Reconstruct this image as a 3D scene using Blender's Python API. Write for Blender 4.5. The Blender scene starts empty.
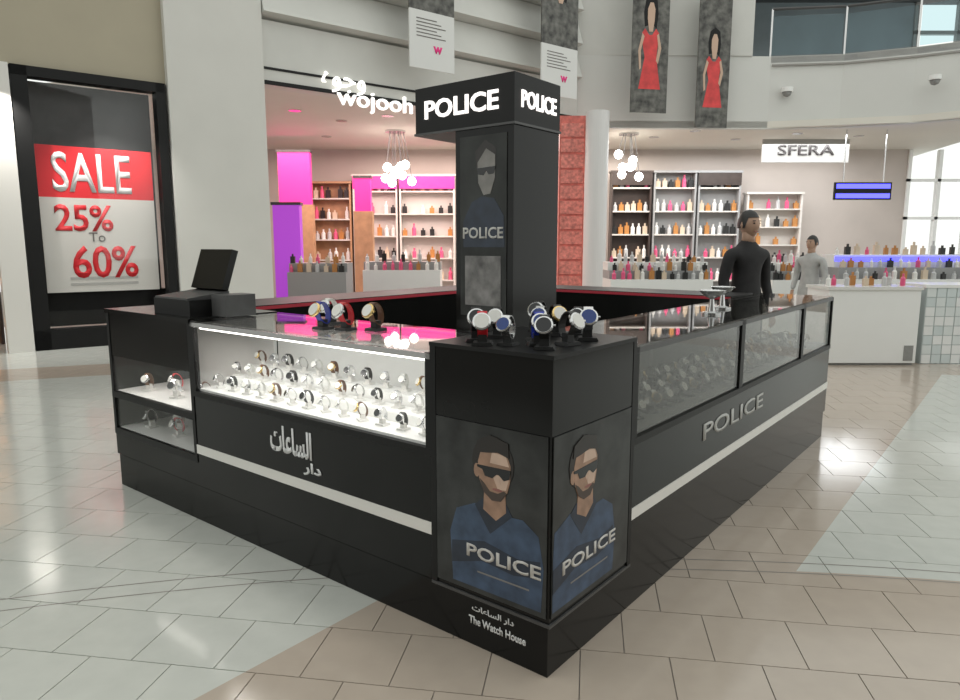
import bpy, math, random
from mathutils import Vector, Matrix
sc = bpy.context.scene
COL = sc.collection
random.seed(7)

# ------------------------------------------------------------------ camera, world, light, exposure
FPX, EYE, PITCH = 693.0, 1.55, math.atan(105/693.0)
cam = bpy.data.objects.new('camera', bpy.data.cameras.new('camera')); COL.objects.link(cam)
cam.location = (0, 0, EYE); cam.rotation_euler = (math.pi/2-PITCH, 0, 0)
cam.data.sensor_width = 36; cam.data.lens = 36*FPX/960; cam.data.clip_end = 200
sc.camera = cam
w = bpy.data.worlds.new('daylight'); sc.world = w; w.use_nodes = True
w.node_tree.nodes['Background'].inputs[0].default_value = (0.97, 1.0, 0.955, 1)
w.node_tree.nodes['Background'].inputs[1].default_value = 0.80
sc.view_settings.view_transform = 'Standard'; sc.view_settings.look = 'None'
sc.view_settings.gamma = 1; sc.view_settings.use_curve_mapping = False
sc.view_settings.exposure = 0.50

def area(name, loc, size, power, color=(1, 1, 1), rot=(0, 0, 0)):
    d = bpy.data.lights.new(name, 'AREA'); d.shape = 'RECTANGLE'; d.size, d.size_y = size
    d.energy = power; d.color = color
    o = bpy.data.objects.new(name, d); COL.objects.link(o); o.location = loc; o.rotation_euler = rot
    return o
area('store_ceiling_light', (-4.6, 17.0, 4.2), (3.5, 3.5), 230, (1, .74, .68))
area('store_ceiling_light', (-1.2, 18.5, 4.2), (3.5, 3.0), 190, (1, .80, .74))
area('store_ceiling_light', (3.2, 18.8, 4.2), (4.0, 3.0), 190, (1, .95, .88))
area('store_ceiling_light', (8.2, 18.6, 4.2), (5.0, 3.0), 220, (.95, .98, 1))

for wx, wy in ((-6.45, 9.75), (-5.35, 10.65)):  # fill spots added to brighten the sale poster, no fixtures modelled
    d = bpy.data.lights.new('poster_fill_spot', 'SPOT'); d.energy = 130; d.spot_size = math.radians(95); d.spot_blend = .9; d.shadow_soft_size = .03; d.color = (1, .97, .92)
    o = bpy.data.objects.new('poster_fill_spot', d); COL.objects.link(o); o.location = (wx, wy, 3.80); o.rotation_euler = (math.radians(14), 0, math.radians(38))

# ------------------------------------------------------------------ helpers
def at(px, py, Y):
    x = (px-480)/FPX; y = -(py-350)/FPX; c, s = math.cos(PITCH), math.sin(PITCH)
    r = Vector((x, c+y*s, -s+y*c)); return Vector((0, 0, EYE))+r*(Y/r.y)

MATS = {}
def mat(name, col, rough=.5, metal=0, emit=None, estr=0, noise=0, nscale=20, spec=.5, bump=0):
    if name in MATS: return MATS[name]
    m = bpy.data.materials.new(name); m.use_nodes = True; nt = m.node_tree; b = nt.nodes['Principled BSDF']
    b.inputs['Base Color'].default_value = (*col, 1); b.inputs['Roughness'].default_value = rough
    b.inputs['Metallic'].default_value = metal; b.inputs['Specular IOR Level'].default_value = spec
    if emit:
        b.inputs['Emission Color'].default_value = (*emit, 1); b.inputs['Emission Strength'].default_value = estr
    if noise or bump:
        tc = nt.nodes.new('ShaderNodeTexCoord'); n = nt.nodes.new('ShaderNodeTexNoise')
        n.inputs['Scale'].default_value = nscale; n.inputs['Detail'].default_value = 4
        nt.links.new(tc.outputs['Object'], n.inputs['Vector'])
        if noise:
            r = nt.nodes.new('ShaderNodeValToRGB')
            r.color_ramp.elements[0].position = .3; r.color_ramp.elements[1].position = .7
            r.color_ramp.elements[0].color = (*[c*(1-noise) for c in col], 1)
            r.color_ramp.elements[1].color = (*[min(1, c*(1+noise)) for c in col], 1)
            nt.links.new(n.outputs['Fac'], r.inputs['Fac']); nt.links.new(r.outputs['Color'], b.inputs['Base Color'])
        if bump:
            bp = nt.nodes.new('ShaderNodeBump'); bp.inputs['Strength'].default_value = bump; bp.inputs['Distance'].default_value = .01
            nt.links.new(n.outputs['Fac'], bp.inputs['Height']); nt.links.new(bp.outputs['Normal'], b.inputs['Normal'])
    MATS[name] = m
    return m

def glassmat(name, tint=(1, 1, 1), boost=1.0):
    m = bpy.data.materials.new(name); m.use_nodes = True; nt = m.node_tree; nt.nodes.clear()
    o = nt.nodes.new('ShaderNodeOutputMaterial'); t = nt.nodes.new('ShaderNodeBsdfTransparent'); g = nt.nodes.new('ShaderNodeBsdfGlossy')
    lw = nt.nodes.new('ShaderNodeLayerWeight'); lw.inputs['Blend'].default_value = .5; x = nt.nodes.new('ShaderNodeMixShader')
    pw_ = nt.nodes.new('ShaderNodeMath'); pw_.operation = 'POWER'; pw_.inputs[1].default_value = 5; nt.links.new(lw.outputs['Facing'], pw_.inputs[0])
    f = nt.nodes.new('ShaderNodeMath'); f.operation = 'MULTIPLY_ADD'; f.inputs[1].default_value = .9; f.inputs[2].default_value = .035*boost; nt.links.new(pw_.outputs[0], f.inputs[0])
    t.inputs['Color'].default_value = (*tint, 1); g.inputs['Roughness'].default_value = .02
    nt.links.new(f.outputs[0], x.inputs[0]); nt.links.new(t.outputs[0], x.inputs[1]); nt.links.new(g.outputs[0], x.inputs[2])
    nt.links.new(x.outputs[0], o.inputs['Surface']); MATS[name] = m
    return m

class MB:
    def __init__(s): s.v = []; s.f = []
    def box(s, x0, x1, y0, y1, z0, z1):
        b = len(s.v)
        s.v += [(x, y, z) for z in (z0, z1) for x, y in ((x0, y0), (x1, y0), (x1, y1), (x0, y1))]
        s.f += [tuple(b+i for i in q) for q in ((3, 2, 1, 0), (4, 5, 6, 7), (0, 1, 5, 4), (1, 2, 6, 5), (2, 3, 7, 6), (3, 0, 4, 7))]
        return s
    def prism(s, pts, d0, d1, axis='y'):
        """polygon pts (a,b) extruded from d0 to d1 along axis; axis y: (x,z), axis z: (x,y), axis x: (y,z)"""
        n = len(pts); b = len(s.v)
        def P(a, c, d): return {'y': (a, d, c), 'z': (a, c, d), 'x': (d, a, c)}[axis]
        s.v += [P(a, c, d0) for a, c in pts]+[P(a, c, d1) for a, c in pts]
        s.f += [tuple(b+i for i in range(n)), tuple(b+n+i for i in reversed(range(n)))]
        s.f += [(b+i, b+n+i, b+n+(i+1) % n, b+(i+1) % n) for i in range(n)]
        return s
    def lathe(s, prof, n=16, c=(0, 0, 0)):
        b = len(s.v); k = len(prof)
        for i in range(n):
            a = 2*math.pi*i/n
            s.v += [(c[0]+r*math.cos(a), c[1]+r*math.sin(a), c[2]+z) for r, z in prof]
        for i in range(n):
            j = (i+1) % n
            s.f += [(b+i*k+q, b+j*k+q, b+j*k+q+1, b+i*k+q+1) for q in range(k-1)]
        s.f += [tuple(b+i*k for i in reversed(range(n))), tuple(b+i*k+k-1 for i in range(n))]
        return s
    def tube(s, pts, r, n=6):
        pts = [Vector(p) for p in pts]; b = len(s.v)
        for i, p in enumerate(pts):
            d = (pts[min(i+1, len(pts)-1)]-pts[max(i-1, 0)]).normalized()
            u = d.cross(Vector((0, 0, 1)) if abs(d.z) < .9 else Vector((1, 0, 0))).normalized(); v = d.cross(u)
            s.v += [tuple(p+(u*math.cos(2*math.pi*k/n)+v*math.sin(2*math.pi*k/n))*r) for k in range(n)]
        for i in range(len(pts)-1):
            s.f += [(b+i*n+k, b+i*n+(k+1) % n, b+(i+1)*n+(k+1) % n, b+(i+1)*n+k) for k in range(n)]
        s.f += [tuple(b+k for k in range(n)), tuple(b+(len(pts)-1)*n+k for k in reversed(range(n)))]
        return s
    def mesh(s, name='m'):
        m = bpy.data.meshes.new(name); m.from_pydata(s.v, [], s.f); m.validate()
        import bmesh
        bm = bmesh.new(); bm.from_mesh(m); bmesh.ops.recalc_face_normals(bm, faces=bm.faces); bm.to_mesh(m); bm.free()
        return m

def link(name, mesh, m, parent=None, loc=(0, 0, 0), rot=(0, 0, 0), smooth=False):
    if m and not mesh.materials: mesh.materials.append(m)
    if smooth:
        for p in mesh.polygons: p.use_smooth = True
    o = bpy.data.objects.new(name, mesh); COL.objects.link(o); o.parent = parent; o.location = loc; o.rotation_euler = rot
    return o
def part(name, mb, m, parent=None, loc=(0, 0, 0), rot=(0, 0, 0), smooth=False):
    return link(name, mb.mesh(name), m, parent, loc, rot, smooth)
def tag(o, label=None, cat=None, group=None, kind=None):
    if label: o['label'] = label
    if cat: o['category'] = cat
    if group: o['group'] = group
    if kind: o['kind'] = kind
    return o
def thing(name, label, cat, loc=(0, 0, 0), rz=0, group=None):
    o = bpy.data.objects.new(name, None); o.empty_display_size = .1; COL.objects.link(o); o.location = loc; o.rotation_euler = (0, 0, rz)
    return tag(o, label, cat, group)
def copy_tree(o, parent=None):
    c = o.copy(); COL.objects.link(c); c.parent = parent
    for ch in o.children: copy_tree(ch, c)
    return c
def struct(name, mb, m, loc=(0, 0, 0), rot=(0, 0, 0)):
    o = part(name, mb, m, None, loc, rot); o['kind'] = 'structure'; return o
def text_mesh(body, height, ext=.002, bold=0.0, space=1.0):
    c = bpy.data.curves.new('lettering', 'FONT'); c.body = body; c.size = 1; c.extrude = 0; c.offset = bold; c.space_character = space; c.resolution_u = 3
    o = bpy.data.objects.new('lettering', c); COL.objects.link(o)
    dg = bpy.context.evaluated_depsgraph_get(); m = bpy.data.meshes.new_from_object(o.evaluated_get(dg))
    bpy.data.objects.remove(o); bpy.data.curves.remove(c)
    xs = [v.co.x for v in m.vertices]; ys = [v.co.y for v in m.vertices]
    k = height/(max(ys)-min(ys)); cx, cy = (max(xs)+min(xs))/2, (max(ys)+min(ys))/2
    for v in m.vertices: v.co = Vector(((v.co.x-cx)*k, -.0, (v.co.y-cy)*k))
    import bmesh
    bm = bmesh.new(); bm.from_mesh(m)
    r = bmesh.ops.extrude_face_region(bm, geom=list(bm.faces))
    for e in r['geom']:
        if isinstance(e, bmesh.types.BMVert): e.co.y -= ext
    bmesh.ops.recalc_face_normals(bm, faces=bm.faces); bm.to_mesh(m); bm.free()
    m.materials.clear()
    return m, (max(xs)-min(xs))*k
def text(name, body, parent, loc, height, m, ext=.002, bold=0.0, width=None, rot=(0, 0, 0)):
    me, wd = text_mesh(body, height, ext, bold)
    if width:
        for v in me.vertices: v.co.x *= width/wd
    return link(name, me, m, parent, loc, rot)

BLACK = mat('black_lacquer', (.008, .008, .0075), .16, noise=.15, nscale=3, spec=.22)
BLACKM = mat('black_matte', (.008, .008, .008), .45, noise=.1, nscale=8, spec=.25)
WHITE = mat('white_gloss', (.80, .80, .78), .3, noise=.012, nscale=4)
OFFW = mat('off_white_paint', (.66, .65, .61), .55, noise=.03, nscale=2)
STEEL = mat('steel', (.62, .62, .62), .25, 1)
GOLD = mat('gold', (.75, .55, .25), .25, 1)
DGREY = mat('dark_grey', (.06, .06, .06), .4, noise=.1)
MGREY = mat('mid_grey', (.26, .26, .25), .4, noise=.08)
GLASS = glassmat('clear_glass')
GLASSD = glassmat('smoked_glass', (.70, .70, .68), 2.0)
LETW = mat('white_letter', (.8, .8, .8), .4)

# ------------------------------------------------------------------ floor
C0 = Vector((.2445, 2.2854, 0))                     # nearest corner of the kiosk
AR = math.radians(51.5)
uR = Vector((math.cos(AR), math.sin(AR), 0)); uL = Vector((-math.sin(AR), math.cos(AR), 0))
def floor_mat():
    m = bpy.data.materials.new('polished_stone_tile'); m.use_nodes = True; nt = m.node_tree; b = nt.nodes['Principled BSDF']
    N = nt.nodes.new; Lk = nt.links.new
    geo = N('ShaderNodeNewGeometry')
    def math_(op, a, b_=None, c=None):
        n = N('ShaderNodeMath'); n.operation = op
        for i, q in enumerate((a, b_, c)):
            if q is None: continue
            if isinstance(q, (int, float)): n.inputs[i].default_value = q
            else: Lk(q, n.inputs[i])
        return n.outputs[0]
    sep = N('ShaderNodeSeparateXYZ'); Lk(geo.outputs['Position'], sep.inputs[0]); X, Y = sep.outputs[0], sep.outputs[1]
    # l = distance to the left of the kiosk's right face
    l = math_('ADD', math_('MULTIPLY', math_('SUBTRACT', X, C0.x), uL.x), math_('MULTIPLY', math_('SUBTRACT', Y, C0.y), uL.y))
    strip = math_('MULTIPLY', math_('GREATER_THAN', l, -.47), math_('LESS_THAN', l, .90))
    dx = math_('SUBTRACT', X, .6); dy = math_('ADD', Y, 6.0)
    rr = math_('SQRT', math_('ADD', math_('MULTIPLY', dx, dx), math_('MULTIPLY', dy, dy)))
    disc = math_('MULTIPLY', math_('LESS_THAN', rr, 9.18), math_('LESS_THAN', l, .90))
    tan = math_('MAXIMUM', strip, disc)
    band = math_('MULTIPLY', math_('GREATER_THAN', rr, 15.1), math_('LESS_THAN', rr, 16.0))
    tan = math_('MAXIMUM', tan, band)
    no = N('ShaderNodeTexNoise'); no.inputs['Scale'].default_value = 9; no.inputs['Detail'].default_value = 6; Lk(geo.outputs['Position'], no.inputs['Vector'])
    oi = N('ShaderNodeObjectInfo')
    vary = math_('ADD', math_('MULTIPLY', no.outputs['Fac'], .16), math_('ADD', .86, math_('MULTIPLY', oi.outputs['Random'], .06)))
    mx = N('ShaderNodeMix'); mx.data_type = 'RGBA'; Lk(tan, mx.inputs[0])
    mx.inputs[6].default_value = (.545, .555, .515, 1); mx.inputs[7].default_value = (.455, .385, .320, 1)
    mu = N('ShaderNodeVectorMath'); mu.operation = 'SCALE'; Lk(mx.outputs[2], mu.inputs[0]); Lk(vary, mu.inputs['Scale'])
    Lk(mu.outputs[0], b.inputs['Base Color']); b.inputs['Roughness'].default_value = .13
    return m
TILE = floor_mat()
floor = struct('floor', MB().box(-16, 16, -9, 24, -.12, -.005), mat('joint_grout', (.22, .20, .18), .8, noise=.1))
TA = math.radians(-8.9); tu = Vector((math.cos(TA), math.sin(TA), 0)); tv = Vector((-math.sin(TA), math.cos(TA), 0))
TS = .335; tiles = []
for j in range(2, 44):
    for i in range(-40, 40):
        c = tu*((i+.5*(j % 2))*TS)+tv*(j*TS); d = c.y
        if d < .6 or d > 13 or abs(c.x) > d*.74+3.2: continue
        out = abs(c.x) > d*.70+.15 or d < 1.75
        lr = c-C0
        l, r = lr.dot(uL), lr.dot(uR)
        hid = .3 < l < 3.1 and .3 < r < 4.0
        tiles.append((c.length+(50 if hid or out else 0), c))
tiles.sort(key=lambda t: t[0])
def tile_box(mb, c): 
    h = TS/2-.0022
    P = [c-tu*h-tv*h, c+tu*h-tv*h, c+tu*h+tv*h, c-tu*h+tv*h]
    mb.prism([(p.x, p.y) for p in P], -.006, 0, 'z')
tm = MB(); tile_box(tm, Vector((0, 0, 0))); tme = tm.mesh('tile')
for k, (_, c) in enumerate(tiles[:300]): link('tile', tme, TILE, floor, c)
rest = MB()
for _, c in tiles[300:]: tile_box(rest, c)
part('tile_field', rest, TILE, floor)['kind'] = 'stuff'
# thin double inlay line curving across the paving
inl = MB()
for r0 in (9.16, 9.27):
    pts = []
    for k in range(61):
        a = math.radians(90+19-38*k/60); pts.append((.6+r0*math.cos(a), -6+r0*math.sin(a)))
    for a, b in zip(pts[:-1], pts[1:]):
        d = Vector((b[0]-a[0], b[1]-a[1])).normalized(); n = Vector((-d.y, d.x))*.004
        i = len(inl.v)
        inl.v += [(a[0]-n.x, a[1]-n.y, .0006), (b[0]-n.x, b[1]-n.y, .0006), (b[0]+n.x, b[1]+n.y, .0006), (a[0]+n.x, a[1]+n.y, .0006)]
        inl.f.append((i, i+1, i+2, i+3))
part('inlay_line', inl, MATS['joint_grout'], floor)

# ------------------------------------------------------------------ building shell
P0 = Vector((-6.74, 10.03, 0)); AW = math.radians(38)          # storefront line: runs 52 degrees to the right of straight ahead
wd = Vector((math.cos(AW), math.sin(AW), 0))
def w1(px, py=245):
    """(distance along the storefront, height) of a sight line on the storefront plane"""
    r = at(px, py, 1)-Vector((0, 0, EYE)); n = Vector((-wd.y, wd.x, 0))
    t = P0.dot(n)/r.dot(n); p = r*t; return (p-P0).dot(wd), EYE+p.z
S = lambda px: w1(px)[0]
RW = (0, 0, AW)
BEIGE = mat('beige_wall_paint', (.395, .352, .262), .7, noise=.03, nscale=1.5)
PILLAR = mat('pale_column_paint', (.62, .61, .57), .5, noise=.02, nscale=2)
s28, s172, s269 = S(26), S(173), S(269)
zt = 4.05
struct('wall_left', MB().box(-8, s28-.35, .02, .3, 3.85, 9).box(s28-.35, s172+.06, .02, .3, zt, 9), BEIGE, P0, RW)
struct('trim_1', MB().box(s28-.34, s28-.02, -.10, .25, 0, zt), mat('white_post', (.70, .68, .64), .4), P0, RW)
col = struct('wall_column', MB().box(s172+.05, s269, -.12, .5, 0, 9), PILLAR, P0, RW)
struct('baseboard_left', MB().box(s172+.05, s269, -.135, -.12, 0, .18), MGREY, P0, RW)
# neighbouring dark shop at the left edge of the picture
struct('wall_side_shop', MB().box(-8, s28-.35, 1.6, 1.8, 0, 3.85).box(-8, s28-.35, .3, 1.6, 3.7, 3.85), mat('dark_shop_wall', (.05, .035, .025), .6, noise=.2), P0, RW)
# shop window with the sale poster
s_w0, s_w1 = s28, s172
win = struct('window_1', MB().box(s_w0, s_w0+.20, -.06, .18, 0, zt).box(s_w1-.12, s_w1+.02, -.06, .18, 0, zt).box(s_w0, s_w1, -.06, .18, zt-.14, zt).box(s_w0, s_w1, -.06, .18, 0, .30), BLACKM, P0, RW)
part('backdrop', MB().box(s_w0+.2, s_w1-.1, .5, .54, .3, zt-.1), mat('charcoal_backdrop', (.045, .045, .045), .35, noise=.25, nscale=4), win)
part('pane', MB().box(s_w0+.19, s_w1-.11, .10, .108, .3, zt-.14), GLASS, win)
# ceiling over the shops, slab and bulkhead
e570 = P0+wd*S(574)                                            # end of the storefront fascia
def pt(px, Y): p = at(px, 245, Y); return Vector((p.x, p.y, 0))
b0 = Vector((e570.x, e570.y, 0)); b1 = pt(760, 17.2); b2 = pt(900, 16.4); b3 = pt(1060, 14.6)
zc = 4.32
ceil = MB(); a0 = P0+wd*(s269); 
ceil.prism([(a0.x, a0.y), (b0.x, b0.y), (b1.x, b1.y), (b2.x, b2.y), (b3.x, b3.y), (14, 24), (-12, 24), (-12, 14)], zc, zc+.15, 'z')
struct('ceiling', ceil, mat('cream_ceiling', (.70, .67, .60), .7, noise=.02, nscale=1))
def ribbon(mb, pts, z0, z1, th=.2):
    for a, b in zip(pts[:-1], pts[1:]):
        d = (b-a).normalized(); n = Vector((-d.y, d.x, 0))*th
        mb.prism([(a.x, a.y), (b.x, b.y), (b.x+n.x, b.y+n.y), (a.x+n.x, a.y+n.y)], z0, z1, 'z')
    return mb
bulk = [b0, b1, pt(830, 17.0), b2, pt(980, 15.6), b3]
struct('trim_2', ribbon(MB(), bulk, zc-.02, 5.95), mat('balcony_bulkhead', (.63, .63, .60), .6, noise=.02, nscale=1))
struct('trim_3', ribbon(MB(), [p+Vector((.02, -.06, 0)) for p in bulk[1:]], 5.72, 5.76, .05), mat('dark_line', (.30, .29, .27), .6))  # thin darker strip along the bulkhead
# ribbed fascia above the beauty shop: overlapping boards
fas = struct('wall_fascia', MB().box(s269, S(574), .12, .3, zc-.05, 9.2), OFFW, P0, RW)
RIB = mat('fascia_board', (.60, .595, .56), .55, noise=.03, nscale=2)
zb = zc+1.02; nrib = 0
while zb < 8.6:
    slat = MB().prism([(.12, zb), (.0, zb+.04), (-.20, zb+.07), (-.16, zb+.14), (.06, zb+.74), (.12, zb+.74)], s269+.02, S(574)-.02, 'x')
    part('slat', slat, RIB, fas); zb += .74
part('sign_board', MB().box(s269+.02, S(574)-.02, -.02, .12, zc-.05, zc+1.00), RIB, fas)
part('black_strip', MB().box(s269+.02, S(574)-.02, -.035, -.0205, zc-.05, zc+.02), BLACKM, fas)  # thin black strip along the bottom edge of the fascia
part('black_strip', MB().box(s269+.02, S(574)-.02, -.035, -.0205, zc+.20, zc+.24), BLACKM, fas)  # second thin black strip above the first
# wall above the bulkhead, left of the balcony
struct('wall_upper', ribbon(MB(), [b0, pt(742, 17.15)], 5.95, 9.5), RIB)
# back wall of the shops, with a tall window bay at the right
struct('wall_back', MB().box(-14, 12.6, 21.0, 21.2, 0, zc+.1).box(16.5, 20, 21, 21.2, 0, zc+.1).box(12.6, 16.5, 21, 21.2, 0, 1.2), mat('shop_back_wall', (.50, .44, .40), .6, noise=.06, nscale=1))
struct('wall_unseen_rear', MB().box(-16, 16, -9.3, -9, 0, 9), mat('unseen_rear_wall', (.20, .19, .18), .6, noise=.1, nscale=1))  # unseen wall added behind the camera to dim reflections in the black panels
wf = MB()
for x in (12.6, 13.5, 14.4, 15.3, 16.2): wf.box(x, x+.10, 20.95, 21.1, 1.2, zc)
for z in (1.2, 2.3, 3.4): wf.box(12.6, 16.5, 20.95, 21.1, z, z+.08)
win2 = struct('window_2', wf, WHITE)
for x in (12.7, 13.6, 14.5, 15.4):
    part('pane', MB().box(x, x+.8, 21.0, 21.01, 1.28, zc), GLASS, win2)
# upper floor seen over the balcony
up = struct('floor_upper', ribbon(MB(), bulk[1:], 5.80, 5.94, 5.0), mat('upper_floor', (.5, .5, .5), .4))
struct('wall_upper_back', MB().box(5, 13.0, 22.0, 22.2, 5.9, 11).box(13, 22, 22.0, 22.2, 5.9, 6.6).box(13, 22, 22, 22.2, 9.2, 11), mat('upper_shop_wall', (.20, .24, .26), .4, noise=.2, nscale=.7))
struct('ceiling_upper', MB().box(6.4, 22, 17.6, 22.2, 8.7, 8.9), mat('dark_upper_ceiling', (.06, .065, .07), .6))
uw = MB()
for x in (13.0, 14.3, 15.6, 16.9, 18.2): uw.box(x, x+.12, 21.95, 22.1, 6.6, 9.2)
uw.box(13, 18.3, 21.95, 22.1, 7.8, 7.9)
struct('window_3', uw, MGREY)
for i, (a, b) in enumerate(zip(bulk[1:-1], bulk[2:])):
    d = (b-a); L = d.length; ang = math.atan2(d.y, d.x)
    bal = thing('balcony_balustrade', ['glass balustrade panel on the balcony nearest the hanging banners', 'second glass balustrade panel of the balcony from the banners', 'glass balustrade panel above the pale bulkhead right of centre', 'glass balustrade panel at the right edge of the balcony'][i], 'balustrade', (a.x, a.y, 5.95), ang, 'balustrade panels along the balcony')
    n = max(1, round(L/1.4))
    for k in range(n):
        part('pane', MB().box(L*k/n+.03, L*(k+1)/n-.03, .10, .112, .05, .92), glassmat('balustrade_glass_%d_%d' % (i, k), (.80, .90, .93)), bal)
        part('post', MB().box(L*k/n-.02, L*k/n+.02, .09, .13, 0, 1.08), STEEL, bal)
    part('handrail', MB().tube([(0, .11, 1.08), (L, .11, 1.08)], .035), DGREY, bal)

# ------------------------------------------------------------------ sale window dressing, shop signs, banners
def on_w1(name, label, cat, px, group=None, off=0):
    p = P0+wd*S(px)+Vector((wd.y, -wd.x, 0))*off
    return thing(name, label, cat, (p.x, p.y, 0), AW, group)
RED = mat('sale_red', (.72, .02, .03), .5); POSTW = mat('poster_white', (.68, .66, .62), .5); INKG = mat('ink_grey', (.16, .15, .14), .5)
sp = on_w1('sale_poster', 'red and white SALE 25% to 60% poster standing in the shop window', 'poster', 45, off=-.20)
s0 = S(45); pw = S(160)-s0
def zz(px, py): return w1(px, py)[1]
z_top, z_mid, z_bot = zz(100, 147), zz(100, 198), zz(100, 292)
part('poster_sheet', MB().box(0, pw, 0, .02, z_bot, z_mid), POSTW, sp)
part('red_band', MB().box(0, pw, 0, .02, z_mid, z_top), RED, sp)
text('lettering', 'SALE', sp, (pw*.46, -.001, (z_mid+z_top)/2), (z_top-z_mid)*.78, LETW, .006, .012, pw*.68)
text('lettering', '25%', sp, (pw*.36, -.001, zz(100, 218)), .40, RED, .006, .02, pw*.5)
text('lettering', 'To', sp, (pw*.46, -.001, zz(100, 237)), .14, INKG, .006)
text('lettering', '60%', sp, (pw*.52, -.001, zz(100, 262)), .50, RED, .006, .02, pw*.58)
for k in range(2): part('small_print', MB().box(pw*.2, pw*.8, -.006, 0, z_bot+.10+.09*k, z_bot+.14+.09*k), mat('print_grey', (.45, .44, .42), .6), sp)
sb = on_w1('display_plinth', 'low black plinth under the sale poster in the shop window', 'plinth', 40, off=-.42)
part('plinth_body', MB().box(0, pw+.2, 0, .5, .30, z_bot-.02), BLACKM, sb); part('plinth_top', MB().box(-.02, pw+.22, -.02, .52, z_bot-.02, z_bot), BLACK, sb)

EMW = mat('lit_letter', (.9, .9, .9), .4, emit=(1, .98, .92), estr=.9)
ss = on_w1('shop_sign', 'white lit wojooh letters with arabic name on the ribbed fascia', 'sign', 368, off=.02)
zs = zz(368, 101); wS = S(416)-S(322)
text('lettering', 'wojooh', ss, (wS*.10, -.03, zz(372, 104)), .40, EMW, .05, .004, wS*.78)
text('lettering', '\ufee9\ufeee\ufe9f\ufeed', ss, (-wS*.22, -.03, zz(345, 85)), .34, EMW, .05, .0, wS*.42)

# hanging banners
PHOTO = mat('dark_photo_print', (.10, .098, .088), .5, noise=.8, nscale=6)
MAG = mat('magenta_print', (.80, .02, .22), .5); PAPER = mat('banner_paper', (.70, .70, .68), .6)
REDP = mat('red_dress_print', (.62, .05, .05), .5, noise=.25, nscale=5)
SKINP = mat('skin_print', (.55, .38, .28), .5)
def banner(px0, px1, y_top, y_fold, y_bot, Y, label, red=None, rz=AW):
    a = at(px0, y_bot, Y); c = at((px0+px1)/2, y_fold, Y).z; t = at((px0+px1)/2, y_top, Y).z
    wdt = (px1-px0)/FPX*Y/math.cos(rz)*.98
    b = thing('hanging_banner', label, 'banner', (a.x, a.y, a.z), rz, 'banners hung along the fascia')
    h0 = c-a.z; h1 = t-a.z
    if h0 > .05:
        part('text_panel', MB().box(0, wdt, 0, .03, 0, h0), PAPER, b)
        n = 6
        for k in range(n):
            part('print_line', MB().box(wdt*.15, wdt*(.80-.1*(k % 3)), -.004, 0, h0*(.55+.06*k), h0*(.55+.06*k)+.018), INKG, b)
        text('logo', 'w', b, (wdt*.62, -.001, h0*.36), .13, MAG, .006, .03)
    ph = part('photo_panel', MB().box(0, wdt, 0, .03, h0, h1), PHOTO, b)
    cx, cz = wdt*.5, h0+(h1-h0)*.55; hh = (h1-h0)
    def blob(name, m, w_, h_, x_, z_, d):
        pts = [(x_+w_*math.cos(2*math.pi*k/14), z_+h_*math.sin(2*math.pi*k/14)) for k in range(14)]
        part(name, MB().prism(pts, -d, -.0005), m, ph)
    def fig(name, m, pts, d): part(name, MB().prism([(cx+x*wdt, cz+z*hh) for x, z in pts], -d, -.0005), m, ph)
    if red:
        fig('dress', REDP, [(-.16, -.02), (-.24, -.05), (-.20, -.14), (-.15, -.20), (-.30, -.40), (.30, -.40), (.17, -.20), (.20, -.12), (.23, -.05), (.14, -.02), (.04, -.06), (-.05, -.06)], .004)
        fig('arm', SKINP, [(.22, -.05), (.30, -.14), (.22, -.24), (.16, -.22), (.22, -.14), (.17, -.06)], .006)
        fig('arm', SKINP, [(-.23, -.05), (-.33, -.16), (-.29, -.28), (-.24, -.27), (-.26, -.16), (-.17, -.07)], .006)
    fig('hair', BLACKM, [(-.17, -.01), (-.20, .08), (-.15, .16), (0, .19), (.15, .16), (.19, .07), (.15, -.02), (.07, .0), (-.07, .0)], .006)
    fig('face', SKINP, [(-.05, -.04), (-.10, .04), (-.10, .10), (-.04, .14), (.05, .14), (.10, .10), (.09, .03), (.05, -.04)], .008)
    part('top_rail', MB().tube([(-.03, .015, h1), (wdt+.03, .015, h1)], .03), STEEL, b)
    return b
banner(410, 452, -60, 7, 66, 13.3, 'white text banner with small magenta logo left of the black sign tower')
banner(541, 580, -45, 42, 93, 15.3, 'half dark half white banner just right of the black sign tower')
banner(630, 667, -50, 112, 113, 16.4, 'tall photo banner with a red dress, left of the two red ones', True, math.radians(10))
banner(695, 728, -10, 127, 128, 16.7, 'photo banner with a red dress, right of the two red ones', True, math.radians(10))

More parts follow.
